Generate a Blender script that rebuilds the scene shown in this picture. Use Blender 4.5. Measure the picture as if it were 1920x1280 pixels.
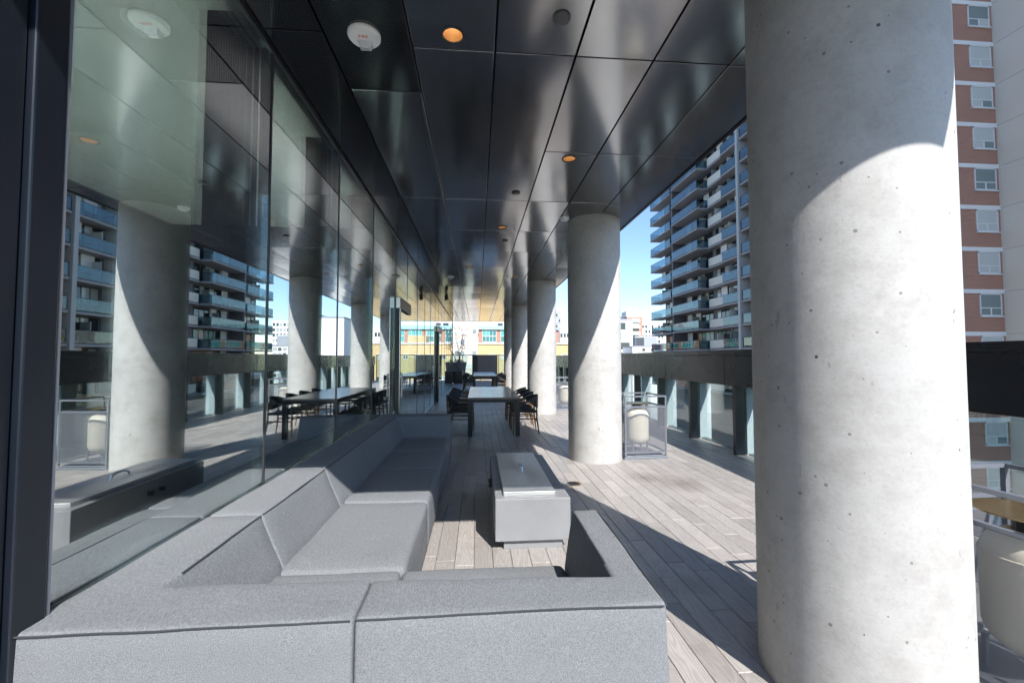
import bpy, bmesh, math, random
from mathutils import Vector, Matrix, noise
random.seed(7)
for o in list(bpy.data.objects): bpy.data.objects.remove(o)
S = bpy.context.scene
COL = S.collection
PI = math.pi
R = math.radians

# ------------------------------------------------------------------ camera
PSI = math.atan(65/800); PITCH = math.atan(31/800); EYE = 1.515
cd = bpy.data.cameras.new('camera'); cam = bpy.data.objects.new('camera', cd); COL.objects.link(cam)
cd.sensor_width = 36; cd.lens = 15.0; cd.clip_end = 6000; cd.clip_start = 0.02
cam.location = (0, 0, EYE); cam.rotation_euler = (PI/2 + PITCH, 0, -PSI)
S.camera = cam
# ------------------------------------------------------------------ sky and sun
SUN_AZ = 160.0; SUN_EL = 41.6
w = bpy.data.worlds.new('World'); S.world = w; w.use_nodes = True
nt = w.node_tree; bg = nt.nodes['Background']
sky = nt.nodes.new('ShaderNodeTexSky'); sky.sky_type = 'NISHITA'; sky.sun_disc = False
sky.sun_elevation = R(SUN_EL); sky.sun_rotation = R(SUN_AZ); sky.air_density = 1.0; sky.dust_density = 0.1; sky.ozone_density = 4.0
nt.links.new(sky.outputs[0], bg.inputs[0]); bg.inputs[1].default_value = 0.12
sd = bpy.data.lights.new('sun', 'SUN'); sun = bpy.data.objects.new('sun', sd); COL.objects.link(sun)
sd.energy = 4.4; sd.angle = R(0.5); sd.color = (1, 0.965, 0.92)
a = R(SUN_AZ); e = R(SUN_EL)
tosun = Vector((math.sin(a)*math.cos(e), math.cos(a)*math.cos(e), math.sin(e)))
sun.rotation_euler = tosun.to_track_quat('Z', 'Y').to_euler()
S.view_settings.view_transform = 'Standard'; S.view_settings.look = 'None'; S.view_settings.gamma = 1
S.view_settings.exposure = 1.08
S.render.engine = 'CYCLES'
S.cycles.max_bounces = 10; S.cycles.transparent_max_bounces = 16; S.cycles.glossy_bounces = 6; S.cycles.diffuse_bounces = 5

# ------------------------------------------------------------------ node helpers
class NT:
    def __init__(s, name):
        s.m = bpy.data.materials.new(name); s.m.use_nodes = True; s.t = s.m.node_tree
        s.b = s.t.nodes['Principled BSDF']; s.out = s.t.nodes['Material Output']
    def n(s, typ, **kw):
        d = s.t.nodes.new('ShaderNode' + typ)
        for k, v in kw.items():
            if k in d.inputs.keys(): 
                s.put(d.inputs[k], v)
            else: setattr(d, k, v)
        return d
    def put(s, sock, v):
        if isinstance(v, bpy.types.NodeSocket): s.t.links.new(v, sock)
        elif isinstance(v, bpy.types.Node): s.t.links.new(v.outputs[0], sock)
        else:
            if isinstance(v, tuple) and len(v) == 3 and sock.type == 'RGBA': v = (*v, 1)
            sock.default_value = v
    def set(s, **kw):
        for k, v in kw.items(): s.put(s.b.inputs[k.replace('_', ' ')], v)
    def math(s, op, a, b=0.0, clamp=False):
        d = s.t.nodes.new('ShaderNodeMath'); d.operation = op; d.use_clamp = clamp
        s.put(d.inputs[0], a); s.put(d.inputs[1], b); return d.outputs[0]
    def ramp(s, fac, stops):
        d = s.t.nodes.new('ShaderNodeValToRGB'); s.put(d.inputs[0], fac)
        el = d.color_ramp.elements
        while len(el) < len(stops): el.new(0.5)
        for q, (p, c) in zip(el, stops):
            q.position = p; q.color = (*c, 1) if len(c) == 3 else c
        return d.outputs[0]
    def mix(s, fac, a, b, mode='MIX'):
        d = s.t.nodes.new('ShaderNodeMix'); d.data_type = 'RGBA'; d.blend_type = mode
        s.put(d.inputs[0], fac); s.put(d.inputs[6], a); s.put(d.inputs[7], b); return d.outputs[2]
    def noise(s, vec, scale, detail=4, rough=0.5, W=None):
        d = s.t.nodes.new('ShaderNodeTexNoise'); d.inputs['Scale'].default_value = scale
        d.inputs['Detail'].default_value = detail; d.inputs['Roughness'].default_value = rough
        if vec is not None: s.put(d.inputs['Vector'], vec)
        if W is not None: d.noise_dimensions = '4D'; s.put(d.inputs['W'], W)
        return d.outputs[0]
    def pos(s): return s.n('NewGeometry').outputs['Position']
    def obj(s): return s.n('TexCoord').outputs['Object']
    def scalev(s, vec, sc):
        d = s.t.nodes.new('ShaderNodeVectorMath'); d.operation = 'MULTIPLY'
        s.put(d.inputs[0], vec); d.inputs[1].default_value = sc; return d.outputs[0]
    def bump(s, h, strength=0.3, dist=0.01):
        d = s.t.nodes.new('ShaderNodeBump'); d.inputs['Strength'].default_value = strength
        d.inputs['Distance'].default_value = dist; s.put(d.inputs['Height'], h)
        s.t.links.new(d.outputs[0], s.b.inputs['Normal']); return d

M = {}
def plain(name, col, rough=0.5, metal=0.0, var=0.12, scale=6, bump=0.0, bs=120, emit=None):
    t = NT(name); p = t.pos()
    n = t.noise(p, scale, 5, 0.6)
    c = t.mix(n, tuple(x*(1-var) for x in col), tuple(min(1, x*(1+var)) for x in col))
    rr = t.math('ADD', t.math('MULTIPLY', t.noise(p, 2.0, 2), 0.08), rough-0.04)
    t.set(Base_Color=c, Roughness=rr, Metallic=metal)
    if bump: t.bump(t.noise(p, bs, 3), bump, 0.003)
    if emit: t.set(Emission_Color=(*emit[0], 1), Emission_Strength=emit[1])
    M[name] = t.m; return t

# concrete of the round columns
t = NT('concrete'); p = t.pos()
base = t.ramp(t.noise(p, 1.6, 8, 0.65), [(0.3, (0.32, 0.315, 0.305)), (0.7, (0.45, 0.444, 0.432))])
streak = t.noise(t.scalev(p, (6, 6, 0.5)), 3, 4, 0.6)
base = t.mix(t.ramp(streak, [(0.45, (0, 0, 0)), (0.75, (0.45, 0.45, 0.45))]), base, (0.36, 0.35, 0.33))
rings = t.noise(t.scalev(p, (0.6, 0.6, 9)), 5, 5, 0.7)
base = t.mix(t.math('MULTIPLY', rings, 0.35), base, (0.53, 0.522, 0.505))
fine = t.noise(p, 60, 4, 0.7)
base = t.mix(t.ramp(fine, [(0.25, (0.5, 0.5, 0.5)), (0.5, (0, 0, 0))]), base, (0.30, 0.29, 0.28))
v = t.n('TexVoronoi', Scale=11.0, Vector=p)
vr = t.n('SeparateColor'); t.put(vr.inputs[0], v.outputs['Color'])
wob = t.math('MULTIPLY', t.noise(p, 90, 3), 0.05)
rad = t.math('ADD', t.math('MULTIPLY', t.math('POWER', vr.outputs[0], 9.0), 0.10), -0.012)
pit = t.math('LESS_THAN', t.math('ADD', v.outputs['Distance'], wob), t.math('ADD', rad, 0.019))
v2 = t.n('TexVoronoi', Scale=34.0, Vector=p); vr2 = t.n('SeparateColor'); t.put(vr2.inputs[0], v2.outputs['Color'])
sm_ = t.math('LESS_THAN', t.math('ADD', v2.outputs['Distance'], wob), t.math('ADD', t.math('MULTIPLY', t.math('POWER', vr2.outputs[1], 10.0), 0.30), 0.0))
base = t.mix(t.ramp(t.noise(p, 5, 7, 0.75), [(0.46, (0, 0, 0)), (0.72, (0.6, 0.6, 0.6))]), base, (0.26, 0.245, 0.225))
base = t.mix(t.math('MULTIPLY', sm_, 0.75), base, (0.13, 0.12, 0.11))
base = t.mix(pit, base, (0.07, 0.06, 0.05))
scr = t.noise(t.scalev(p, (3, 3, 1)), 7, 3, 0.4)
base = t.mix(t.math('MULTIPLY', t.math('GREATER_THAN', scr, 0.735), 0.45), base, (0.2, 0.19, 0.17))
t.set(Base_Color=base, Roughness=0.7)
t.bump(t.math('ADD', t.math('MULTIPLY', fine, 0.35), t.math('MULTIPLY', pit, -1.2)), 0.35, 0.006); M['concrete'] = t.m

# soffit: black satin sheet metal
def soffit(name, perf):
    t = NT(name); p = t.pos(); isl = t.n('NewGeometry').outputs['Random Per Island']
    c = t.mix(t.noise(p, 3, 4), (0.35, 0.355, 0.37), (0.41, 0.415, 0.43))
    c = t.mix(t.math('MULTIPLY', isl, 0.5), c, (0.25, 0.25, 0.265))
    orange = t.noise(p, 260, 2, 0.5)
    t.set(Base_Color=c, Roughness=t.math('ADD', t.math('MULTIPLY', t.noise(p, 9, 4), 0.05), 0.11), Metallic=0.94)
    wn = t.n('TexWhiteNoise', noise_dimensions='1D'); t.put(wn.inputs['W'], t.math('MULTIPLY', isl, 91.7))
    tv = t.n('VectorMath', operation='SUBTRACT'); t.put(tv.inputs[0], wn.outputs['Color']); tv.inputs[1].default_value = (0.5, 0.5, 0.5)
    tl = t.scalev(tv.outputs[0], (0.035, 0.02, 0)); nv = t.n('VectorMath', operation='ADD'); t.put(nv.inputs[0], t.n('NewGeometry').outputs['Normal']); t.put(nv.inputs[1], tl)
    nn = t.n('VectorMath', operation='NORMALIZE'); t.put(nn.inputs[0], nv.outputs[0])
    h = t.math('MULTIPLY', orange, 0.3)
    if perf:
        sx = t.n('SeparateXYZ'); t.put(sx.inputs[0], p)
        row = t.math('FLOOR', t.math('MULTIPLY', sx.outputs[1], 70))
        fx = t.math('SUBTRACT', t.math('FRACT', t.math('ADD', t.math('MULTIPLY', sx.outputs[0], 62), t.math('MULTIPLY', row, 0.5))), 0.5)
        fy = t.math('SUBTRACT', t.math('FRACT', t.math('MULTIPLY', sx.outputs[1], 70)), 0.5)
        d = t.math('SQRT', t.math('ADD', t.math('MULTIPLY', fx, fx), t.math('MULTIPLY', fy, fy)))
        hole = t.math('LESS_THAN', d, 0.33)
        c = t.mix(0.55, c, (0.02, 0.02, 0.022))
        t.set(Base_Color=t.mix(hole, c, (0.001, 0.001, 0.001)), Metallic=t.math('MULTIPLY', t.math('SUBTRACT', 1.0, hole), 0.9), Specular_IOR_Level=0.1)
    t.put(t.bump(h, 0.06, 0.002).inputs['Normal'], nn.outputs[0]); M[name] = t.m
soffit('soffit_metal', False); soffit('soffit_perforated', True)

# deck planks: embossed grey-beige paver
t = NT('deck_plank'); p = t.pos(); isl = t.n('NewGeometry').outputs['Random Per Island']
W = t.math('MULTIPLY', isl, 60)
tone = t.ramp(isl, [(0.0, (0.285, 0.264, 0.248)), (0.5, (0.34, 0.316, 0.298)), (1.0, (0.40, 0.372, 0.352))])
g = t.noise(t.scalev(p, (1, 0.17, 1)), 9, 2, 0.5, W)
rings = t.math('SINE', t.math('MULTIPLY', g, 95))
tone = t.mix(t.math('MULTIPLY', t.math('ADD', rings, 1), 0.13), tone, (0.15, 0.125, 0.11))
st = t.noise(p, 1.1, 6, 0.62)
tone = t.mix(t.ramp(st, [(0.56, (0, 0, 0)), (0.74, (0.5, 0.5, 0.5))]), tone, (0.13, 0.095, 0.07))
for (sx_, sy_, sr_) in ((2.45, 5.05, 0.42), (2.15, 5.35, 0.30)):
    dd = t.n('VectorMath', operation='DISTANCE'); t.put(dd.inputs[0], p); dd.inputs[1].default_value = (sx_, sy_, 0)
    ms = t.math('MULTIPLY', t.math('SUBTRACT', 1.0, t.math('DIVIDE', dd.outputs['Value'], sr_), True), t.noise(p, 6, 6, 0.7))
    tone = t.mix(t.math('MULTIPLY', ms, 1.15, True), tone, (0.10, 0.065, 0.04))
tone = t.mix(t.ramp(t.noise(p, 22, 5, 0.7), [(0.52, (0, 0, 0)), (0.8, (0.5, 0.5, 0.5))]), tone, (0.42, 0.38, 0.35))
t.set(Base_Color=tone, Roughness=t.math('ADD', t.math('MULTIPLY', st, 0.3), 0.26))
t.bump(t.math('ADD', t.math('MULTIPLY', rings, 0.5), t.noise(p, 200, 2)), 0.45, 0.003); M['deck_plank'] = t.m

# sofa fabric
t = NT('sofa_fabric'); p = t.pos()
wv = t.noise(p, 640, 2, 0.75); big = t.noise(p, 2.5, 3)
sx = t.n('SeparateXYZ'); t.put(sx.inputs[0], p)
c = t.ramp(wv, [(0.3, (0.036, 0.039, 0.045)), (0.5, (0.138, 0.145, 0.155)), (0.7, (0.33, 0.342, 0.356))])
c2 = t.ramp(t.noise(t.scalev(p, (1, 0.25, 1)), 300, 2, 0.7), [(0.38, (0.085, 0.09, 0.098)), (0.62, (0.26, 0.273, 0.287))])
c = t.mix(0.4, c, c2); c = t.mix(t.math('MULTIPLY', big, 0.2), c, (0.158, 0.167, 0.178))
t.set(Base_Color=c, Roughness=0.95, Specular_IOR_Level=0.2)
t.bump(t.math('ADD', wv, t.math('MULTIPLY', t.noise(p, 5, 3), 7.0)), 0.35, 0.003); M['sofa_fabric'] = t.m
plain('seam_thread', (0.03, 0.032, 0.04), 0.9)

def glass(name, tint, refl, rough=0.0, wavy=0.0):
    t = NT(name); t.t.nodes.remove(t.b)
    tr = t.n('BsdfTransparent'); tr.inputs[0].default_value = (*tint, 1)
    gl = t.n('BsdfGlossy'); gl.inputs['Roughness'].default_value = rough; gl.inputs[0].default_value = (0.93, 0.97, 0.98, 1)
    lw = t.n('LayerWeight'); lw.inputs[0].default_value = 0.5
    f = t.math('ADD', t.math('MULTIPLY', t.math('POWER', lw.outputs['Facing'], 4.5), 1.0-refl), refl, True)
    if wavy:
        bp = t.n('Bump'); bp.inputs['Strength'].default_value = wavy; bp.inputs['Distance'].default_value = 0.02
        t.put(bp.inputs['Height'], t.noise(t.pos(), 0.8, 1)); t.put(gl.inputs['Normal'], bp.outputs[0])
    mx = t.n('MixShader'); t.put(mx.inputs[0], f); t.put(mx.inputs[1], tr.outputs[0]); t.put(mx.inputs[2], gl.outputs[0])
    t.put(t.out.inputs[0], mx.outputs[0]); M[name] = t.m
glass('facade_glass', (0.80, 0.90, 0.865), 0.58, 0.0, 0.05)
glass('parapet_glass', (0.84, 0.93, 0.93), 0.13)
glass('balcony_glass', (0.34, 0.50, 0.56), 0.085, 0.02, 0.3)
glass('clear_glass', (0.8, 0.9, 0.88), 0.08)
def meshmat(name, col, dens):
    t = NT(name); t.t.nodes.remove(t.b); p = t.pos()
    df = t.n('BsdfDiffuse'); df.inputs[0].default_value = (*col, 1); tr = t.n('BsdfTransparent')
    sx = t.n('SeparateXYZ'); t.put(sx.inputs[0], p)
    u = t.math('SINE', t.math('MULTIPLY', t.math('ADD', sx.outputs[0], sx.outputs[1]), 800)); v = t.math('SINE', t.math('MULTIPLY', sx.outputs[2], 800))
    f = t.math('ADD', t.math('MULTIPLY', t.math('MULTIPLY', u, v), 0.10), dens, True)
    mx = t.n('MixShader'); t.put(mx.inputs[0], f); t.put(mx.inputs[1], tr.outputs[0]); t.put(mx.inputs[2], df.outputs[0])
    t.put(t.out.inputs[0], mx.outputs[0]); M[name] = t.m
meshmat('wire_mesh', (0.2, 0.21, 0.24), 0.24)

plain('dark_panel', (0.007, 0.010, 0.016), 0.3, 0.0, 0.2, 3)
plain('parapet_metal', (0.022, 0.026, 0.032), 0.27, 0.2, 0.15, 4)
plain('mullion_metal', (0.05, 0.053, 0.06), 0.3, 0.5)
plain('bright_metal', (0.6, 0.62, 0.64), 0.28, 0.9)
plain('black_metal', (0.012, 0.012, 0.014), 0.4)
plain('lantern_metal', (0.17, 0.185, 0.215), 0.42, 0.3)
plain('lamp_cream', (0.72, 0.68, 0.55), 0.4, 0, 0.06, 3)
plain('bronze', (0.55, 0.40, 0.2), 0.25, 0.9)
plain('white_plastic', (0.8, 0.8, 0.79), 0.35, 0, 0.03)
plain('grey_plastic', (0.07, 0.072, 0.08), 0.4, 0, 0.03)
plain('red_paint', (0.6, 0.04, 0.03), 0.5)
plain('strobe_lens', (0.75, 0.77, 0.8), 0.08, 0.4)
plain('warm_reflector', (0.74, 0.53, 0.31), 0.22, 0.8)
plain('lamp_glow', (0.9, 0.8, 0.6), 0.4, emit=((1.0, 0.85, 0.65), 14.0))
t = plain('brushed_steel', (0.74, 0.75, 0.74), 0.44, 0.85, 0.03, 2)
t.set(Anisotropic=0.5)
plain('pit_concrete', (0.20, 0.205, 0.215), 0.55, 0, 0.22, 4, 0.15, 40)
t = plain('table_top', (0.21, 0.17, 0.145), 0.22, 0, 0.1, 5)
t.bump(t.noise(t.scalev(t.pos(), (40, 2, 1)), 3, 4), 0.05, 0.002)
plain('table_metal', (0.016, 0.017, 0.02), 0.4)
t = plain('chair_wood', (0.16, 0.10, 0.05), 0.45, 0, 0.3, 30)
t = plain('chair_weave', (0.028, 0.03, 0.034), 0.6, 0, 0.4, 90, 0.4, 160)
plain('interior_bounce_floor', (0.42, 0.43, 0.38), 0.6)
plain('interior_white', (0.76, 0.78, 0.75), 0.8, 0, 0.03)
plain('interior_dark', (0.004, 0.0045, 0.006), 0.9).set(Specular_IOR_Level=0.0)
plain('render_beige', (0.62, 0.56, 0.47), 0.85, 0, 0.12, 0.35, 0.1, 30)
plain('beige_panel', (0.66, 0.64, 0.58), 0.85, 0, 0.08, 0.3)
plain('white_paint', (0.78, 0.78, 0.77), 0.7, 0, 0.06, 0.5)
plain('white_frame', (0.74, 0.75, 0.76), 0.5, 0, 0.04)
plain('tower_panel', (0.14, 0.145, 0.16), 0.6, 0, 0.15, 0.6)
plain('slab_concrete', (0.29, 0.29, 0.31), 0.8, 0, 0.15, 0.8)
plain('pier_concrete', (0.42, 0.44, 0.45), 0.8, 0, 0.12, 0.6)
plain('dark_frame', (0.03, 0.033, 0.038), 0.5)
plain('yellow_render', (0.52, 0.40, 0.22), 0.85, 0, 0.1, 0.3)
plain('office_concrete', (0.52, 0.48, 0.43), 0.85, 0, 0.1, 0.4)
plain('salmon_brick', (0.42, 0.22, 0.16), 0.85, 0, 0.15, 0.6)
plain('grey_cladding', (0.30, 0.32, 0.36), 0.7, 0, 0.1, 0.2)
plain('dark_cladding', (0.05, 0.06, 0.075), 0.6, 0, 0.1, 0.2)
plain('asphalt', (0.055, 0.055, 0.057), 0.9, 0, 0.3, 0.05)
plain('planter_grey', (0.10, 0.105, 0.115), 0.6, 0, 0.15)
plain('bark', (0.16, 0.12, 0.09), 0.85, 0, 0.3, 20)
plain('leaf', (0.07, 0.11, 0.03), 0.6, 0, 0.5, 8)
plain('autumn_leaf', (0.20, 0.09, 0.05), 0.6, 0, 0.5, 8)
def brick(name, c1, c2, mort, scale):
    t = NT(name); sx = t.n('SeparateXYZ'); t.put(sx.inputs[0], t.pos())
    cb = t.n('CombineXYZ'); t.put(cb.inputs[0], t.math('ADD', sx.outputs[0], sx.outputs[1])); t.put(cb.inputs[1], sx.outputs[2])
    b = t.n('TexBrick'); t.put(b.inputs['Vector'], cb.outputs[0])
    for k, v in (('Color1', c1), ('Color2', c2), ('Mortar', mort)): b.inputs[k].default_value = (*v, 1)
    b.inputs['Scale'].default_value = scale; b.inputs['Brick Width'].default_value = 0.24; b.inputs['Row Height'].default_value = 0.085
    b.inputs['Mortar Size'].default_value = 0.012
    c = t.mix(t.math('MULTIPLY', t.noise(t.pos(), 0.9, 5), 0.35), b.outputs[0], (0.2, 0.11, 0.08))
    t.set(Base_Color=c, Roughness=0.85); M[name] = t.m
brick('red_brick', (0.50, 0.20, 0.12), (0.38, 0.145, 0.09), (0.46, 0.38, 0.33), 1.0)
brick('orange_brick', (0.46, 0.19, 0.10), (0.38, 0.15, 0.08), (0.5, 0.4, 0.35), 1.0)
def pane(name, dark, light, refl=0.5, thr=0.55):
    t = NT(name); oi = t.n('ObjectInfo').outputs['Random']; isl = t.n('NewGeometry').outputs['Random Per Island']
    f = t.math('FRACT', t.math('ADD', t.math('MULTIPLY', oi, 17.3), t.math('MULTIPLY', isl, 3.1)))
    c = t.mix(t.math('GREATER_THAN', f, thr), dark, light)
    t.set(Base_Color=c, Roughness=0.06, Specular_IOR_Level=refl); M[name] = t.m
pane('window_pane', (0.03, 0.04, 0.05), (0.42, 0.44, 0.44), 0.8)
pane('curtain_pane', (0.22, 0.27, 0.27), (0.55, 0.58, 0.56), 0.6)
pane('tower_pane', (0.015, 0.02, 0.025), (0.42, 0.42, 0.41), 0.8, 0.62)
pane('teal_pane', (0.02, 0.16, 0.17), (0.06, 0.33, 0.33), 0.9)
plain('teal_roof', (0.38, 0.60, 0.58), 0.4)

# ------------------------------------------------------------------ mesh helpers
class MB:
    def __init__(s): s.v = []; s.f = []; s.mi = []
    def add(s, vs, fs, m=0):
        k = len(s.v); s.v += [tuple(x) for x in vs]; s.f += [tuple(i+k for i in f) for f in fs]; s.mi += [m]*len(fs); return s
    def box(s, x0, y0, z0, x1, y1, z1, m=0):
        return s.add([(x0,y0,z0),(x1,y0,z0),(x1,y1,z0),(x0,y1,z0),(x0,y0,z1),(x1,y0,z1),(x1,y1,z1),(x0,y1,z1)],
              [(0,3,2,1),(4,5,6,7),(0,1,5,4),(1,2,6,5),(2,3,7,6),(3,0,4,7)], m)
    def cbox(s, x0, y0, z0, x1, y1, z1, c=0.004, m=0):     # box with a chamfered top rim
        vs = [(x0,y0,z0),(x1,y0,z0),(x1,y1,z0),(x0,y1,z0),(x0,y0,z1-c),(x1,y0,z1-c),(x1,y1,z1-c),(x0,y1,z1-c),
              (x0+c,y0+c,z1),(x1-c,y0+c,z1),(x1-c,y1-c,z1),(x0+c,y1-c,z1)]
        fs = [(0,3,2,1),(8,9,10,11)]
        for i in range(4):
            j = (i+1) % 4; fs += [(i,j,j+4,i+4),(i+4,j+4,j+8,i+8)]
        return s.add(vs, fs, m)
    def lathe(s, prof, c=(0,0,0), n=32, m=0, cap=True):
        vs = []; fs = []
        for (r, z) in prof:
            for i in range(n): vs.append((c[0]+r*math.cos(2*PI*i/n), c[1]+r*math.sin(2*PI*i/n), c[2]+z))
        for k in range(len(prof)-1):
            for i in range(n):
                j = (i+1) % n; fs.append((k*n+i, k*n+j, (k+1)*n+j, (k+1)*n+i))
        if cap: fs += [tuple(range(n-1,-1,-1)), tuple(range((len(prof)-1)*n, len(prof)*n))]
        return s.add(vs, fs, m)
    def tube(s, pts, r, n=8, m=0):
        pts = [Vector(q) for q in pts]; rs = r if isinstance(r, (list, tuple)) else [r]*len(pts)
        vs = []; fs = []; up = None
        for i, q in enumerate(pts):
            d = (pts[min(i+1, len(pts)-1)] - pts[max(i-1, 0)]).normalized()
            if up is None: up = d.orthogonal().normalized()
            up = (up - d*up.dot(d)).normalized(); sd_ = d.cross(up)
            for k in range(n):
                an = 2*PI*k/n; vs.append(q + (up*math.cos(an) + sd_*math.sin(an))*rs[i])
        for i in range(len(pts)-1):
            for k in range(n):
                j = (k+1) % n; fs.append((i*n+k, i*n+j, (i+1)*n+j, (i+1)*n+k))
        fs += [tuple(range(n-1,-1,-1)), tuple(range((len(pts)-1)*n, len(pts)*n))]
        return s.add(vs, fs, m)
    def bar(s, p, q, w, h=None, m=0):
        h = h or w; p = Vector(p); q = Vector(q); d = (q-p).normalized()
        u = Vector((0,0,1)) if abs(d.z) < 0.9 else Vector((0,1,0))
        a_ = d.cross(u).normalized()*w/2; b_ = a_.cross(d).normalized()*h/2
        vs = [p-a_-b_, p+a_-b_, p+a_+b_, p-a_+b_, q-a_-b_, q+a_-b_, q+a_+b_, q-a_+b_]
        return s.add(vs, [(0,3,2,1),(4,5,6,7),(0,1,5,4),(1,2,6,5),(2,3,7,6),(3,0,4,7)], m)
    def build(s, name, mats, parent=None, bevel=0, seg=2, smooth=False, fix=True):
        me = bpy.data.meshes.new(name); me.from_pydata(s.v, [], s.f)
        mats = mats if isinstance(mats, (list, tuple)) else [mats]
        for q in mats: me.materials.append(M[q])
        for pl, i in zip(me.polygons, s.mi): pl.material_index = i
        bm = bmesh.new(); bm.from_mesh(me)
        if bevel:
            es = [ed for ed in bm.edges if len(ed.link_faces) == 2 and ed.calc_face_angle(0) > R(25)]
            bmesh.ops.bevel(bm, geom=es, offset=bevel, segments=seg, profile=0.5, affect='EDGES')
        if fix: bmesh.ops.recalc_face_normals(bm, faces=bm.faces)
        bm.to_mesh(me); bm.free()
        if smooth:
            for pl in me.polygons: pl.use_smooth = True
            me.set_sharp_from_angle(angle=R(40))
        o = bpy.data.objects.new(name, me); COL.objects.link(o)
        if parent: o.parent = parent; o.matrix_parent_inverse = Matrix.Translation(-WL(parent)) if False else Matrix.Identity(4)
        return o
def tag(o, label=None, cat=None, group=None, kind=None):
    if label: o['label'] = label
    if cat: o['category'] = cat
    if group: o['group'] = group
    if kind: o['kind'] = kind
    return o
def thing(name, label, cat, loc=(0,0,0), rz=0, group=None):
    o = bpy.data.objects.new(name, None); COL.objects.link(o); o.location = loc; o.rotation_euler = (0,0,rz); o.empty_display_size = 0.1
    return tag(o, label, cat, group)
def dup(o, loc=None, rz=None, label=None, parent=None):
    c = o.copy(); COL.objects.link(c)
    if parent: c.parent = parent
    if loc is not None: c.location = loc
    if rz is not None: c.rotation_euler = (0,0,rz)
    if label: c['label'] = label
    for ch in list(o.children): dup(ch, parent=c)
    return c

# ================================================================== the setting
MB().box(-900,-900,-23.5, 900,2500,-23).build('ground', 'asphalt')['kind'] = 'structure'
rnd = random.Random(3)
pb = MB(); PW = 0.142; x = -1.32; Y0, Y1 = -3.0, 29.6
xs = []
xx = 4.24
while xx > -1.44: xs.append(xx); xx -= PW
for k, xr in enumerate(xs):
    y = Y0 - rnd.random()*0.9
    while y < Y1:
        L = rnd.choice((0.9, 0.9, 0.6, 0.75))
        ya, yb = max(y, Y0), min(y+L, Y1)
        if yb-ya > 0.05:
            dz = rnd.uniform(-0.0012, 0.0012)
            pb.cbox(max(xr-PW+0.0015, -1.44), ya+0.0022, -0.03, xr-0.0015, yb-0.0022, dz, 0.0022)
        y += L
pb.build('deck', 'deck_plank')['kind'] = 'structure'

fd = thing('floor_drain', 'small round brass floor drain in the deck beside the fire table', 'drain', (1.16, 5.13, 0.003))
MB().lathe([(0.095, -0.003), (0.095, 0.002), (0.075, 0.003), (0.075, -0.003)], n=32, cap=False).build('rim', 'bronze', fd)
g_ = MB()
for k in range(-3, 4): g_.box(-math.sqrt(0.0056-(k*0.02)**2), k*0.02-0.005, -0.003, math.sqrt(0.0056-(k*0.02)**2), k*0.02+0.005, 0.0015)
g_.build('grate', 'dark_panel', fd)

# ------------------------------------------------------------------ own building: glazed lounge behind sofa
GX = -1.40; CZ = 3.62; CY0, CY1, CX1 = 0.26, 24.6, 2.33
bld = thing('glass_building', 'dark glazed lounge building mirroring the terrace along the left side', 'building', (GX, 12, 0))
def rel(mb, parent):        # shift a mesh built in world space into its parent's space
    l = parent.location; mb.v = [(v[0]-l.x, v[1]-l.y, v[2]-l.z) for v in mb.v]; return mb
def part(mb, name, mat, parent, **kw): return rel(mb, parent).build(name, mat, parent, **kw)
mull = [1.53, 2.96, 4.39, 5.82, 7.42, 8.62, 10.1, 11.5, 12.9, 14.3, 15.5, 17.0, 18.4, 19.8, 21.2, 22.6, 24.2]
for k in range(len(mull)-1):
    part(MB().box(GX-0.022, mull[k]+0.012, 0.03, GX, mull[k+1]-0.012, CZ), 'glass_pane', 'facade_glass', bld)
    part(MB().box(GX-0.07, mull[k]-0.009, 0.0, GX+0.006, mull[k]+0.009, CZ), 'mullion', 'mullion_metal', bld)
part(MB().box(GX-0.12, 24.19, 0, GX+0.02, 24.26, CZ), 'mullion', 'mullion_metal', bld)
part(MB().box(GX-0.06, 1.55, 0.0, GX+0.012, 24.2, 0.028), 'sill_rail', 'mullion_metal', bld)
part(MB().box(GX-0.5, -3, -0.05, GX+0.03, 1.38, 5.0), 'corner_panel', 'dark_panel', bld, bevel=0.004)
part(MB().box(GX-0.1, 1.386, -0.05, GX+0.05, 1.49, CZ-0.02), 'jamb', 'dark_panel', bld, bevel=0.006)
part(MB().box(GX-0.05, 1.494, 0, GX+0.045, 1.506, CZ-0.02), 'jamb_trim', 'lantern_metal', bld)
part(MB().box(-2.28, 1.4, -0.25, GX-0.08, 24.2, -0.002), 'interior_bounce_floor', 'interior_white', bld)  # pale strip added out of view, bounces the spots up to the ceiling
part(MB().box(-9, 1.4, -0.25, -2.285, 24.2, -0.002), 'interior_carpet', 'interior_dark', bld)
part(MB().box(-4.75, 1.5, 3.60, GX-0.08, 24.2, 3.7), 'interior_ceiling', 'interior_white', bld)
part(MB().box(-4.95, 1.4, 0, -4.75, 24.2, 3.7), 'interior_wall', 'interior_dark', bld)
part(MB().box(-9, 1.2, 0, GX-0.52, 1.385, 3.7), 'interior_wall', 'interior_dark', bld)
for (ya, yb, xa) in ((2.62, 2.94, -1.62), (4.1, 4.38, -1.62), (5.55, 5.8, -1.62)):
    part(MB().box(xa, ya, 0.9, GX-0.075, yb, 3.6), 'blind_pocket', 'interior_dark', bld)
part(MB().box(-4.75, 7.0, 0, GX-0.4, 7.2, 3.6), 'interior_wall', 'interior_dark', bld)
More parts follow.
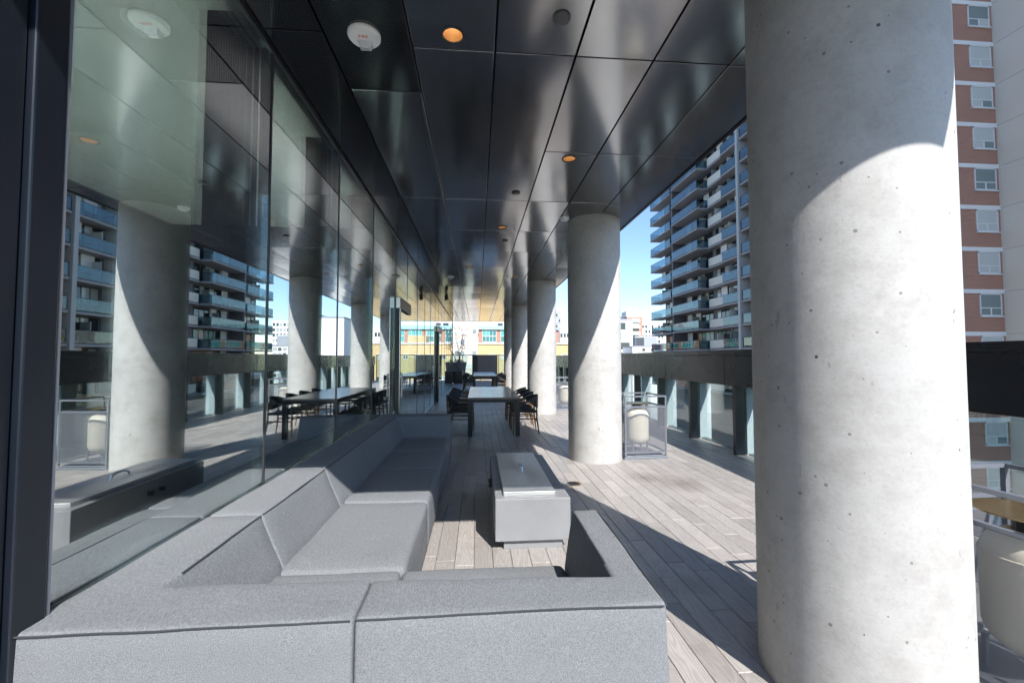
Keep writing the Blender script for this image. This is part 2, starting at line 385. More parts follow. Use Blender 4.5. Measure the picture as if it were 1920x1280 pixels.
# upper storeys over the canopy (seen only in reflections)
part(MB().box(-22, 0.6, 4.15, 1.9, 24.2, 26), 'upper_wall', 'render_beige', bld)
part(MB().box(-22, 0.6, -23, 3.9, 29, -0.26), 'lower_wall', 'render_beige', bld)
for j in range(6):
    for i in range(6):
        part(MB().box(1.9, 2+i*3.7, 5.6+j*3.3, 1.93, 4.2+i*3.7, 7.4+j*3.3), 'window', 'window_pane', bld)
# sliding door portals standing proud of the glass
for (y, h, lab) in ((7.42, 2.56, 0), (14.9, 2.62, 1)):
    d = part(MB().box(GX+0.004, y-0.03, 0.0, GX+0.09, y+0.04, h).box(GX+0.004, y+0.04, h-0.2, GX+0.09, y+1.15, h), 'door_frame', 'black_metal', bld, bevel=0.004)
    l = bld.location
    def sub(mb, name, mat, **kw): return rel(mb, bld).build(name, mat, d, **kw)
    sub(MB().box(GX+0.02, y-0.034, h-0.19, GX+0.086, y-0.031, h-0.01), 'header_cover', 'brushed_steel')
    sub(MB().box(GX+0.078, y-0.036, 0.0, GX+0.0885, y-0.031, h-0.2), 'edge_strip', 'bright_metal')
    sub(MB().box(GX+0.03, y+0.045, 0.02, GX+0.045, y+1.1, h-0.22), 'door_glass', 'facade_glass')
    sub(MB().tube([(GX+0.12, y-0.01, 0.85), (GX+0.12, y-0.01, 1.25)], 0.014).bar((GX+0.08, y-0.01, 0.9), (GX+0.12, y-0.01, 0.9), 0.014).bar((GX+0.09, y-0.01, 1.2), (GX+0.12, y-0.01, 1.2), 0.014), 'handle', 'bright_metal')

# ------------------------------------------------------------------ canopy
can = thing('canopy', 'black metal panelled canopy soffit over the terrace', 'canopy', (0.4, 12, CZ))
lanes = [-1.385, -1.0, -0.445, 0.115, 0.68, 1.24, 1.80, CX1]
ys = [CY0] + [1.45] + [2.86+1.38*k for k in range(16)]
ys = [y for y in ys if y < CY1-0.4] + [CY1]
sm = MB(); pm = MB()
G = 0.0065
for i in range(len(lanes)-1):
    skip = {4.24} if i < 4 else set()
    yy = [y for y in ys if not any(abs(y-q) < 0.02 for q in skip)]
    if i < 2: yy = [CY0, 1.2, 3.36 if i == 1 else 2.77] + [y for y in yy if y > 5]
    for j in range(len(yy)-1):
        tgt = pm if (i == 1 and j < 2) or (i == 0 and yy[j] < 20) else sm
        tgt.box(lanes[i]+G, yy[j]+G, CZ, lanes[i+1]-G, yy[j+1]-G, CZ+0.03)
sof = part(sm, 'soffit_panels', 'soffit_metal', can, bevel=0.0025, seg=2)
holes = [(-0.166, 2.73, 'warm lit downlight in the soffit panel beside the fire strobe'),
         (0.962, 4.376, 'warm lit downlight in the bright streaked soffit panel'),
         (0.397, 6.79, 'warm lit downlight above the far end of the fire table, right of the joint'),
         (-0.19, 9.83, 'small warm downlight over the left edge of the dining table'),
         (0.975, 10.97, 'small warm downlight over the right hand dining chairs')]
cut = MB()
for q in holes: cut.lathe([(0.068, CZ-0.05), (0.068, CZ+0.1)], (q[0], q[1], 0), 40)
co = rel(cut, can).build('cutter', 'black_metal', can)
bo = sof.modifiers.new('b', 'BOOLEAN'); bo.operation = 'DIFFERENCE'; bo.object = co; bo.solver = 'EXACT'
bpy.context.view_layer.update()
me_ = bpy.data.meshes.new_from_object(sof.evaluated_get(bpy.context.evaluated_depsgraph_get())); sof.modifiers.clear(); sof.data = me_
bpy.data.objects.remove(co)
part(pm, 'perforated_panels', 'soffit_perforated', can, bevel=0.0025, seg=2)
part(MB().box(GX-0.03, CY0+0.02, CZ+0.16, CX1-0.02, CY1-0.02, 4.1), 'canopy_deck', 'black_metal', can)
part(MB().box(CX1, CY0, CZ-0.01, CX1+0.03, CY1, 4.15).box(GX, CY0-0.03, CZ-0.01, CX1+0.03, CY0, 4.15).box(GX, CY1, CZ-0.01, CX1+0.03, CY1+0.03, 4.15), 'fascia', 'dark_panel', can)
part(MB().box(GX+0.001, 1.5, CZ-0.03, GX+0.014, CY1-0.4, CZ+0.02), 'track', 'mullion_metal', can)

# columns
colspec = [(1.94, 'massive round concrete column nearest the camera, half in sunlight, on the right'),
           (6.43, 'round concrete column beside the fire table with a lantern behind it'),
           (11.8, 'round concrete column standing beside the dining chairs of the nearer table'),
           (17.4, 'shaded round concrete column fourth along the row, partly hidden by the third'),
           (22.4, 'shaded round concrete column at the far end of the row')]
for y, lab in colspec:
    o = MB().lathe([(0.4, -0.02), (0.4, 3.68)], (0,0,0), 96).build('concrete_column', 'concrete', smooth=True)
    o.location = (1.79, y, 0); tag(o, lab, 'column', 'round concrete columns along the terrace')

# ceiling fittings
def downlight(x, y, lab, z=CZ):
    t_ = thing('downlight', lab, 'ceiling light', (x, y, z), 0, 'recessed downlights in the soffit')
    MB().lathe([(0.066, 0.001), (0.078, -0.001), (0.078, -0.005), (0.070, -0.007), (0.063, -0.004), (0.063, 0.004)], n=32, cap=False).build('trim_ring', 'mullion_metal', t_, smooth=True)
    up = 0.125 if z == CZ else 0.007
    MB().lathe([(0.065, -0.003), (0.058, up*0.7), (0.034, up)], n=32, cap=False).build('reflector', 'warm_reflector', t_, smooth=True)
    MB().lathe([(0.001, up*0.9), (0.024, up*0.9), (0.024, up+0.004)], n=24).build('bulb', 'lamp_glow', t_)
    return t_
for q in holes:
    t_ = downlight(q[0], q[1], q[2], CZ)
# seat the reflector glow visibly: short can hanging flush
def puck(x, y, lab, mat='grey_plastic', r=0.055):
    o = MB().lathe([(r, 0.0), (r, -0.008), (r*0.9, -0.012), (0.001, -0.013)], n=32).build('sprinkler_cover', mat, smooth=True)
    o.location = (x, y, CZ-0.001); tag(o, lab, 'sprinkler', 'small round covers in the soffit'); return o
puck(0.514, 2.53, 'round grey sprinkler cover in the soffit near the top of the picture')
puck(0.481, 5.337, 'small dark sprinkler cover in the soffit between two lit downlights')
puck(0.49, 7.57, 'smallest dark sprinkler cover in the soffit beyond the third downlight')
def text_mesh(body, size, parent, mat, loc, rot, name='lettering'):
    cu = bpy.data.curves.new(name, 'FONT'); cu.body = body; cu.size = size; cu.align_x = 'CENTER'; cu.align_y = 'CENTER'; cu.extrude = 0.0005
    tmp = bpy.data.objects.new('tmp', cu); COL.objects.link(tmp)
    dg = bpy.context.evaluated_depsgraph_get(); me = bpy.data.meshes.new_from_object(tmp.evaluated_get(dg))
    bpy.data.objects.remove(tmp); me.materials.clear(); me.materials.append(M[mat])
    o = bpy.data.objects.new(name, me); COL.objects.link(o); o.parent = parent; o.location = loc; o.rotation_euler = rot; return o
def strobe(x, y, lab, s=1.0):
    t_ = thing('fire_strobe', lab, 'fire alarm', (x, y, CZ-0.0005), 0, 'white fire alarm strobes on the soffit')
    MB().lathe([(0.104*s, 0), (0.104*s, -0.014), (0.092*s, -0.028), (0.001, -0.030)], n=48).build('base_plate', 'white_plastic', t_, smooth=True)
    MB().add([(-0.045,0.002,-0.029),(0.045,0.002,-0.029),(0.045,0.07,-0.029),(-0.045,0.07,-0.029),(-0.034,0.016,-0.066),(0.034,0.016,-0.066),(0.034,0.056,-0.066),(-0.034,0.056,-0.066)],
        [(0,3,2,1),(4,5,6,7),(0,1,5,4),(1,2,6,5),(2,3,7,6),(3,0,4,7)]).build('strobe_lens', 'strobe_lens', t_, bevel=0.003)
    MB().box(-0.02, 0.03, -0.071, 0.02, 0.042, -0.0665).build('flash_tube', 'bright_metal', t_)
    text_mesh('FIRE', 0.034, t_, 'red_paint', (0, -0.025, -0.0315), (PI, 0, 0))
    return t_
strobe(-0.742, 2.775, 'large white round fire strobe reading FIRE on perforated panel')
strobe(-0.71, 11.1, 'distant small white fire strobe on the soffit beyond the sofa')
o = MB().lathe([(0.07, 0), (0.07, -0.02), (0.05, -0.045), (0.001, -0.05)], n=32).build('smoke_detector', 'white_plastic', smooth=True)
o.location = (1.30, 6.25, CZ-0.001); tag(o, 'small white smoke detector beside the top of the second column', 'smoke detector')
t_ = thing('spotlight', 'black cylinder spotlight hanging from the soffit near the glass', 'spotlight', (-1.0, 13.8, CZ))
MB().lathe([(0.05, 0), (0.05, -0.015)], n=20).build('mount', 'black_metal', t_)
MB().lathe([(0.045, -0.05), (0.055, -0.06), (0.055, -0.24), (0.045, -0.245)], n=20).build('housing', 'black_metal', t_)
MB().bar((0,0,-0.014), (0,0,-0.06), 0.02).build('stem', 'black_metal', t_)
# interior downlights behind the glass; all but the first added to brighten the ceiling
for (x, y, lab) in ((-2.06, 3.72, 'lit black rimmed downlight inside, seen through the first glass pane'), (-2.06, 2.1, 'added downlight brightening the pale indoor ceiling nearest the camera'), (-2.06, 5.4, 'added downlight brightening the pale indoor ceiling behind the third pane')):
    t_ = downlight(x, y, lab, 3.592); del t_['group']
    ld = bpy.data.lights.new('downlight_bounce_lamp', 'SPOT'); ld.energy = 15000; ld.color = (1, 0.98, 0.97); ld.spot_size = R(24); ld.spot_blend = 0.25; ld.shadow_soft_size = 0.03  # narrow strong spot aimed at the pale floor strip for bounce
    lo = bpy.data.objects.new('downlight_bounce_lamp', ld); COL.objects.link(lo); lo.parent = t_; lo.location = (0, 0, -0.03)

# ------------------------------------------------------------------ parapet with glass on the right
PX = 4.04
par = thing('parapet_wall', 'black metal parapet beam on fins over mirrored glass along terrace edge', 'parapet', (PX, 8, 0))
yb = [-3.0]; y = 0.11
while y < 29.3: yb.append(y); y += 2.19
yb.append(29.4)
bm_ = MB()
for k in range(len(yb)-1): bm_.box(PX-0.02, yb[k]+0.005, 1.075, PX+0.42, yb[k+1]-0.005, 1.565)
part(bm_, 'beam_panels', 'parapet_metal', par, bevel=0.004)
part(MB().box(PX-0.032, -3, 1.568, PX+0.45, 29.4, 1.645), 'cap', 'parapet_metal', par, bevel=0.004)
part(MB().box(PX, -3, 1.09, PX+0.4, 29.4, 1.55), 'beam_core', 'black_metal', par)
part(MB().box(PX+0.2, -3, -0.3, PX+0.3, 29.4, 0.02), 'base_curb', 'parapet_metal', par)
fy = [6.45+1.42*k for k in range(-6, 17)]
for y in fy:
    f = part(MB().box(PX, y-0.03, 0.0, PX+0.15, y+0.03, 1.075), 'fin', 'dark_panel', par, bevel=0.003)
    rel(MB().box(PX+0.18, y-0.035, -0.3, PX+0.4, y+0.035, 1.074), par).build('outer_fin', 'pier_concrete', f)
    rel(MB().box(PX-0.012, y-0.032, 0.0, PX-0.001, y+0.032, 1.07), par).build('edge_trim', 'mullion_metal', f)
for k in range(len(fy)-1):
    part(MB().box(PX+0.155, fy[k]+0.004, 0.022, PX+0.17, fy[k+1]-0.004, 1.075), 'glass_pane', 'parapet_glass', par)
# north end guard: posts, glass and dark wind screens
ng = thing('end_guard', 'glass guard rail with dark screens at the far end of terrace', 'guard rail', (1, 29.4, 0))
part(MB().box(-6, 29.42, 1.68, 4.0, 29.48, 1.74), 'handrail', 'black_metal', ng)
for k in range(9): part(MB().box(-6+k*1.24, 29.43, 0, -5.95+k*1.24, 29.47, 1.68), 'post', 'black_metal', ng)
for (xa, xb) in ((-0.35, 1.38), (-5.6, -4.1)): part(MB().box(xa, 29.36, 0.05, xb, 29.41, 1.72), 'wind_screen', 'dark_panel', ng)
for k in range(8): part(MB().box(-5.94+k*1.24, 29.445, 0.1, -4.77+k*1.24, 29.455, 1.67), 'glass_pane', 'clear_glass', ng)

# ------------------------------------------------------------------ sectional sofa
sofa = thing('sectional_sofa', 'large grey fabric U shaped sectional sofa along the glass wall', 'sofa', (-0.6, 3.5, 0))
def loft(outs, zs):
    mb = MB(); n = len(outs[0]); vs = []; fs = []
    for o_, z in zip(outs, zs):
        for (x, y) in o_: vs.append((x, y, z))
    for k in range(len(outs)-1):
        for i in range(n):
            j = (i+1) % n; fs.append((k*n+i, k*n+j, (k+1)*n+j, (k+1)*n+i))
    fs += [tuple(range(n-1,-1,-1)), tuple(range((len(outs)-1)*n, len(outs)*n))]
    return mb.add(vs, fs)
def soften(o, amp=0.004, cut=3):
    me = o.data; bm = bmesh.new(); bm.from_mesh(me)
    bmesh.ops.triangulate(bm, faces=[f for f in bm.faces if len(f.verts) > 4])
    for _ in range(cut):
        es = [ed for ed in bm.edges if ed.calc_length() > 0.09]
        if not es: break
        bmesh.ops.subdivide_edges(bm, edges=es, cuts=1, use_grid_fill=True)
        bmesh.ops.triangulate(bm, faces=[f for f in bm.faces if len(f.verts) > 4])
    l = o.parent.location
    for v in bm.verts:
        q = v.co + l
        if q.z > 0.1:
            d = noise.noise_vector(q*3.1)*amp + noise.noise_vector(q*9.0)*amp*0.35
            v.co += Vector((d.x, d.y, d.z*0.9))
    bm.to_mesh(me); bm.free()
    for pl in me.polygons: pl.use_smooth = True
    me.set_sharp_from_angle(angle=R(50))
def cushion(mb, name, bevel=0.014, amp=0.006):
    o = part(mb, name, 'sofa_fabric', sofa, bevel=bevel, seg=3, smooth=True); soften(o, amp); return o
ZB, ZS, ZF = 0.70, 0.42, 0.04
def seam(parent, pts, r=0.003):
    q = []
    for a_, b_ in zip(pts[:-1], pts[1:]):
        a_ = Vector(a_); b_ = Vector(b_); n = max(2, int((b_-a_).length/0.08))
        q += [a_.lerp(b_, i/n) for i in range(n)]
    q.append(Vector(pts[-1])); 
    q = [v + Vector((0, 0, 1))*noise.noise(v*6.0)*0.004 + noise.noise_vector(v*2.2)*0.004 for v in q]
    return rel(MB().tube(q, r, 6), sofa).build('piping', 'seam_thread', parent, smooth=True)
X0, XT, XB = -1.385, -1.125, -1.0
A = -0.388
o = cushion(loft([[(X0,1.40),(A,1.40),(A,1.78),(XB,1.78),(XB,2.36),(X0,2.36)]]*2 + [[(X0,1.40),(A,1.40),(A,1.655),(XT,1.655),(XT,2.36),(X0,2.36)]], [ZF, 0.41, ZB]), 'corner_back')
seam(o, [(X0+0.03, 1.397, ZB-0.004), (A-0.005, 1.397, ZB-0.003)])
seam(o, [(XT+0.004, 1.76, ZB-0.006), (XT+0.004, 2.355, ZB-0.006)], 0.005)
seam(o, [(X0+0.005, 1.42, ZB-0.009), (X0+0.005, 2.35, ZB-0.009)], 0.006)
o = cushion(loft([[(A+0.004,1.405),(0.64,1.405),(0.66,2.30),(0.47,2.30),(0.47,1.78),(A+0.004,1.78)]]*2 + [[(A+0.004,1.405),(0.63,1.405),(0.645,2.30),(0.51,2.30),(0.505,1.60),(A+0.004,1.645)]], [ZF, 0.41, ZB]), 'arm_back')
seam(o, [(A+0.01, 1.402, ZB-0.004), (0.62, 1.402, ZB-0.003)])
seam(o, [(0.512, 1.70, ZB-0.006), (0.514, 2.29, ZB-0.006)], 0.005)
seam(o, [(0.636, 1.42, ZB-0.01), (0.648, 2.28, ZB-0.01)], 0.004)
by = [2.363, 3.30, 4.33, 5.30, 6.40]
for k in range(4):
    ya, yb_ = by[k]+0.0015, by[k+1]-0.0015
    if k < 3:
        o = cushion(loft([[(X0,ya),(XB,ya),(XB,yb_),(X0,yb_)]]*2 + [[(X0,ya),(XT,ya),(XT,yb_),(X0,yb_)]], [ZF, 0.41, ZB]), 'side_back')
    else:
        o = cushion(loft([[(X0,ya),(XB,ya),(XB,6.02),(-0.375,6.02),(-0.375,yb_),(X0,yb_)]]*2 + [[(X0,ya),(XT,ya),(XT,6.10),(-0.375,6.10),(-0.375,yb_),(X0,yb_)]], [ZF, 0.41, ZB]), 'side_back')
    seam(o, [(XT+0.004, ya+0.01, ZB-0.006), (XT+0.004, min(yb_, 6.1)-0.01, ZB-0.006)], 0.004)
    seam(o, [(X0+0.005, ya+0.01, ZB-0.009), (X0+0.005, yb_-0.01, ZB-0.009)], 0.005)
for (xa, ya, xb, yb_) in ((XB-0.05, 1.7, A, 2.31), (A+0.003, 1.7, 0.468, 2.30), (XB-0.05, 2.313, -0.372, 3.37), (XB-0.05, 3.373, -0.372, 4.36), (XB-0.05, 4.363, -0.372, 5.2), (XB-0.05, 5.203, -0.372, 6.05)):
    cushion(loft([[(xa,ya),(xb,ya),(xb,yb_),(xa,yb_)]]*3, [ZF, 0.3, ZS]), 'seat', 0.035, 0.009)
part(MB().box(-1.36, 1.45, 0, -0.43, 6.34, 0.05).box(-0.43, 1.45, 0.0, 0.6, 2.2, 0.05), 'plinth', 'black_metal', sofa)

# ------------------------------------------------------------------ fire table
ft = thing('fire_table', 'low concrete fire table with brushed steel lid in front of sofa', 'fire table', (0.44, 4.15, 0))
def fp(mb, name, mat, **kw): return part(mb, name, mat, ft, **kw)
fp(MB().box(0.145, 3.40, 0.075, 0.745, 4.92, 0.405), 'body', 'pit_concrete', bevel=0.006)
fp(MB().box(0.215, 3.44, 0.0, 0.685, 4.88, 0.074), 'plinth', 'pit_concrete')
lid = fp(MB().box(0.215, 3.475, 0.406, 0.635, 4.90, 0.436), 'lid', 'brushed_steel', bevel=0.003)
rel(MB().tube([(0.43, 4.10, 0.434), (0.43, 4.11, 0.47), (0.43, 4.17, 0.485), (0.43, 4.24, 0.485), (0.43, 4.29, 0.465), (0.43, 4.30, 0.434)], 0.009), ft).build('handle', 'bright_metal', lid, smooth=True)
for y in (4.15, 4.3): fp(MB().lathe([(0.022, 0), (0.022, 0.03)], n=16), 'knob', 'black_metal')
for k, ch in enumerate([c for c in ft.children if c.name.startswith('knob')]):
    ch.location = (-0.295-0.002+0.44-0.44+0.0, (4.15+0.14*k)-4.15, 0.30); ch.rotation_euler = (0, -PI/2, 0)
    ch.data.transform(Matrix.Translation((0.44, 4.15, 0)))

# ------------------------------------------------------------------ lanterns
def lantern():
    t_ = thing('lantern', 'x', 'lantern', (0,0,0), 0, 'cage lanterns along the terrace edge')
    h = 0.32; H = 0.94; b = 0.012; fr = MB()
    for sx in (-1, 1):
        for sy in (-1, 1): fr.box(sx*h-b, sy*h-b, 0.05, sx*h+b, sy*h+b, H)
    for z in (0.10, 0.78, H-0.005):
        for s_ in (-1, 1):
            fr.bar((-h, s_*h, z), (h, s_*h, z), 0.022, 0.022); fr.bar((s_*h, -h, z), (s_*h, h, z), 0.022, 0.022)
    fr.build('frame', 'lantern_metal', t_)
    MB().box(-h-0.02, -h-0.02, 0.0, h+0.02, h+0.02, 0.035).box(-h+0.02, -h+0.02, 0.036, h-0.02, h-0.02, 0.05).build('base', 'lantern_metal', t_, bevel=0.004)
    for (x0_, y0_, x1_, y1_) in ((-h, -h-0.016, h, -h-0.013), (-h, h+0.013, h, h+0.016), (-h-0.016, -h, -h-0.013, h), (h+0.013, -h, h+0.016, h)):
        MB().box(x0_, y0_, 0.105, x1_, y1_, 0.775).build('mesh_panel', 'wire_mesh', t_)
    pr = []
    for i in range(9): an = -PI/2 + PI/2*i/8; pr.append((0.06+0.12*math.cos(an) if i else 0.10, 0.29+0.12*math.sin(an)))
    for i in range(9): an = PI/2*i/8; pr.append((0.06+0.12*math.cos(an), 0.60+0.12*math.sin(an)))
    body = MB().lathe(pr, n=40).build('lamp_body', 'lamp_cream', t_, smooth=True)
    MB().lathe([(0.181, 0.600), (0.185, 0.603), (0.185, 0.611), (0.181, 0.614)], n=40, cap=False).build('lid_band', 'lamp_cream', body, smooth=True)
    MB().bar((-0.12,-0.12,0.045),(-0.12,-0.12,0.2),0.018).bar((0.12,-0.12,0.045),(0.12,-0.12,0.2),0.018).bar((0.12,0.12,0.045),(0.12,0.12,0.2),0.018).bar((-0.12,0.12,0.045),(-0.12,0.12,0.2),0.018).build('stand', 'lantern_metal', t_)
    MB().lathe([(0.02, 0.775), (0.16, 0.79), (0.2, 0.80), (0.2, 0.807), (0.05, 0.80), (0.02, 0.80)], n=40).build('top_plate', 'bronze', t_, smooth=True)
    MB().lathe([(0.07, 0.715), (0.07, 0.78)], n=24).build('neck', 'black_metal', t_)
    return t_
L0 = lantern()
L0.location = (2.52, 6.62, 0); L0.rotation_euler = (0, 0, R(3)); L0['label'] = 'cage lantern with cream capsule standing right behind second column'
dup(L0, (2.55, 1.79, 0), R(2), 'cage lantern with bronze plate nearest the camera behind the big column')
dup(L0, (2.6, 12.6, 0), R(-2), 'distant cage lantern seen between the second and third columns')

# ------------------------------------------------------------------ dining tables and chairs
def table(y0, y1, x0, x1, lab):
    cx, cy = (x0+x1)/2, (y0+y1)/2; t_ = thing('dining_table', lab, 'table', (cx, cy, 0), 0, 'long dining tables under the canopy')
    hw, hl = (x1-x0)/2, (y1-y0)/2
    tp = MB(); n = 4
    for k in range(n): tp.box(-hw+2*hw*k/n+0.001, -hl, 0.715, -hw+2*hw*(k+1)/n-0.001, hl, 0.75)
    tp.build('tabletop', 'table_top', t_, bevel=0.002)
    MB().box(-hw+0.004, -hl+0.004, 0.655, hw-0.004, hl-0.004, 0.7145).build('apron', 'table_metal', t_)
    for sx in (-1, 1):
        for sy in (-1, 1):
            MB().box(*sorted((sx*hw, sx*(hw-0.085)))[:1], *sorted((sy*hl, sy*(hl-0.085)))[:1], 0, max(sx*hw, sx*(hw-0.085)), max(sy*hl, sy*(hl-0.085)), 0.654).build('leg', 'table_metal', t_)
    return t_
table(8.32, 11.4, -0.18, 0.83, 'long dining table with brown grey top nearer the sofa')
table(18.5, 23.6, -0.18, 0.87, 'far dining table whose top mirrors the bright sky')
table(26.9, 29.0, -2.2, -1.2, 'pale topped table beyond the dark planter bench')
def chair():
    t_ = thing('dining_chair', 'x', 'chair', (0,0,0), 0, 'dark armchairs around the dining tables')
    for sx in (-1, 1):      # faces +X towards the table
        MB().tube([(0.20, sx*0.24, 0.60), (0.215, sx*0.245, 0.30), (0.225, sx*0.26, 0.0)], [0.017, 0.017, 0.012]).build('leg', 'chair_wood', t_, smooth=True)
        MB().tube([(-0.24, sx*0.20, 0.66), (-0.25, sx*0.215, 0.30), (-0.29, sx*0.235, 0.0)], [0.017, 0.018, 0.012]).build('leg', 'chair_wood', t_, smooth=True)
        MB().bar((0.21, sx*0.245, 0.30), (-0.245, sx*0.215, 0.30), 0.018, 0.022).build('stretcher', 'chair_wood', t_)
    MB().bar((0.21, -0.245, 0.34), (0.21, 0.245, 0.34), 0.018, 0.022).build('stretcher', 'chair_wood', t_)
    MB().bar((-0.247, -0.215, 0.26), (-0.247, 0.215, 0.26), 0.018, 0.022).build('stretcher', 'chair_wood', t_)
    MB().box(-0.24, -0.235, 0.42, 0.23, 0.235, 0.46).build('seat', 'chair_weave', t_, bevel=0.015)
    n = 28; vs = []; fs = []
    for i in range(n+1):
        an = PI*(0.5 + i/n); c_, s_ = math.cos(an), math.sin(an)
        x_ = -0.03 + 0.27*c_ if True else 0; y_ = 0.275*s_
        back = max(0.0, -c_)**0.8
        top = 0.655 + 0.115*back; bot = top - 0.035 - 0.235*max(0, back-0.25)/0.75
        k = 0.9
        vs += [(x_, y_, top), (x_*k if back > 0.2 else x_, y_*k, top), (x_*k*0.98 if back > 0.2 else x_, y_*k*0.98, bot), (x_*0.985, y_*0.985, bot)]
    for i in range(n):
        for k in range(4):
            l_ = (k+1) % 4; fs.append((i*4+k, i*4+l_, i*4+4+l_, i*4+4+k))
    fs += [(3,2,1,0), (n*4, n*4+1, n*4+2, n*4+3)]
    MB().add(vs, fs).build('backrest', 'chair_weave', t_, smooth=True)
    for sx in (-1, 1): MB().bar((-0.03, sx*0.262, 0.637), (0.22, sx*0.25, 0.632), 0.034, 0.03).build('armrest', 'chair_wood', t_, bevel=0.006)
    return t_
C0 = chair()
ordn = ['first', 'second', 'third', 'fourth']
first = True
for side, sx, rz, xpos in (('left', -1, 0.0, -0.32), ('right', 1, PI, 0.97)):
    for k in range(4):
        y = 8.78 + 0.72*k
        lab = f'dark armchair on the {side} side of the nearer table, {ordn[k]} from the sofa'
        lx, rr = xpos + random.uniform(-0.02, 0.02), rz + random.uniform(-0.06, 0.06)
        if first: C0.location = (lx, y, 0); C0.rotation_euler = (0, 0, rr); C0['label'] = lab; first = False
        else: dup(C0, (lx, y, 0), rr, lab)
for side, rz, xpos in (('left', 0.0, -0.36), ('right', PI, 1.02)):
    for k in range(4):
        dup(C0, (xpos + random.uniform(-0.03, 0.03), 19.2+1.05*k, 0), rz + random.uniform(-0.08, 0.08), f'dark armchair on the {side} side of the far table, {ordn[k]} row from the near end')
# far end bench planter, pots and bare tree
o = MB().box(-2.6, -0.5, 0.02, 1.9, 0.5, 0.74).build('planter_bench', 'dark_panel', bevel=0.02); o.location = (-2.05+0.0, 26.2, 0)
o.data.transform(Matrix.Diagonal((0.62, 1, 1, 1))); tag(o, 'long black bench with solid sides closing the far end of terrace', 'bench')
def bare_tree(x, y, lab, hgt, nb, seed, potr=0.5):
    r_ = random.Random(seed)
    pt = thing('planter_pot', lab[0], 'planter', (x, y, 0))
    MB().lathe([(potr*0.68, 0), (potr, 1.25), (potr*0.94, 1.25), (potr*0.9, 1.15), (0.01, 1.15)], n=24).build('pot', 'planter_grey', pt, smooth=True)
    tr = thing('potted_tree', lab[1], 'tree', (x, y, 1.15))
    tm = MB(); tips = []
    for b_ in range(nb):
        p0 = Vector((r_.uniform(-0.12, 0.12), r_.uniform(-0.12, 0.12), 0)); d = Vector((r_.uniform(-0.3, 0.3), r_.uniform(-0.3, 0.3), 1)).normalized()
        pts = [p0]; n = 7
        for i in range(n): pts.append(pts[-1] + (d + Vector((r_.uniform(-0.2,0.2), r_.uniform(-0.2,0.2), 0))).normalized()*hgt/n)
        tm.tube(pts, [0.03*(1-i/(n+1.5)) for i in range(n+1)], 6)
        for i in range(2, n+1):
            for _ in range(3):
                q = pts[i] + Vector((r_.uniform(-1,1), r_.uniform(-1,1), r_.uniform(0.1,0.9)))*0.38
                tm.tube([pts[i], pts[i].lerp(q, 0.5)+Vector((0,0,0.03)), q], [0.009, 0.006, 0.003], 4); tips += [pts[i].lerp(q, u) for u in (0.4, 0.7, 1)]
    tm.build('trunk', 'bark', tr)
    lm = MB()
    for q in tips:
        for _ in range(2):
            c_ = q + Vector((r_.gauss(0, 0.04), r_.gauss(0, 0.04), r_.gauss(0, 0.04))); u = Vector((r_.uniform(-1,1), r_.uniform(-1,1), r_.uniform(-1,1))).normalized()*0.035; v_ = u.orthogonal().normalized()*0.018
            lm.add([c_-u, c_+v_, c_+u, c_-v_], [(0,1,2,3)])
    lm.build('leaves', 'autumn_leaf', tr, fix=False)
    sh = MB()
    for _ in range(160):
        c_ = Vector((r_.gauss(0, potr*0.35), r_.gauss(0, potr*0.35), r_.uniform(0.0, 0.25))); u = Vector((r_.uniform(-1,1), r_.uniform(-1,1), r_.uniform(0,1))).normalized()*0.07; v_ = u.orthogonal().normalized()*0.02
        sh.add([c_-u, c_+v_, c_+u, c_-v_], [(0,1,2,3)])
    sh.build('underplanting', 'leaf', tr, fix=False)
bare_tree(-1.25, 28.3, ('large tapered grey planter pot behind the black bench', 'sparse thin tree with few reddish leaves in the grey pot'), 2.3, 4, 5, 0.56)

# ================================================================== buildings
GZ = -23.0
def win_grid(parent, face, u0, u1, z0, z1, nu, nz, wu, wz, pos, matf, matp, depth=0.06, split=1, name='window'):
    """windows on a face: face 'y' faces -Y at y=pos, face 'x' faces -X at x=pos; shared meshes"""
    l = parent.location; proto = None
    du = (u1-u0)/nu; dz = (z1-z0)/nz
    for j in range(nz):
        for i in range(nu):
            uc = u0 + (i+0.5)*du; zc = z0 + (j+0.5)*dz
            if proto is None:
                fm = MB(); pm_ = MB(); b = 0.06
                def bx(mb, a0, b0, a1, b1, d0, d1):
                    if face == 'y': mb.box(a0, -d1, b0, a1, -d0, b1)
                    else: mb.box(-d1, a0, b0, -d0, a1, b1)
                bx(fm, -wu/2, -wz/2, wu/2, -wz/2+b, 0, depth); bx(fm, -wu/2, wz/2-b, wu/2, wz/2, 0, depth)
                for k in range(split+1):
                    c_ = -wu/2 + (wu-b)*k/split; bx(fm, c_, -wz/2+b, c_+b, wz/2-b, 0, depth)
                for k in range(split):
                    c_ = -wu/2 + (wu-b)*k/split; bx(pm_, c_+b, -wz/2+b, c_+(wu-b)/split, wz/2-b, 0.004, depth*0.5)
                w_ = fm.build(name, matf, parent); pm_.build('pane', matp, w_); proto = w_
            else:
                w_ = dup(proto, parent=parent)
            w_.location = ((uc-l.x, pos-l.y, zc-l.z) if face == 'y' else (pos-l.x, uc-l.y, zc-l.z))

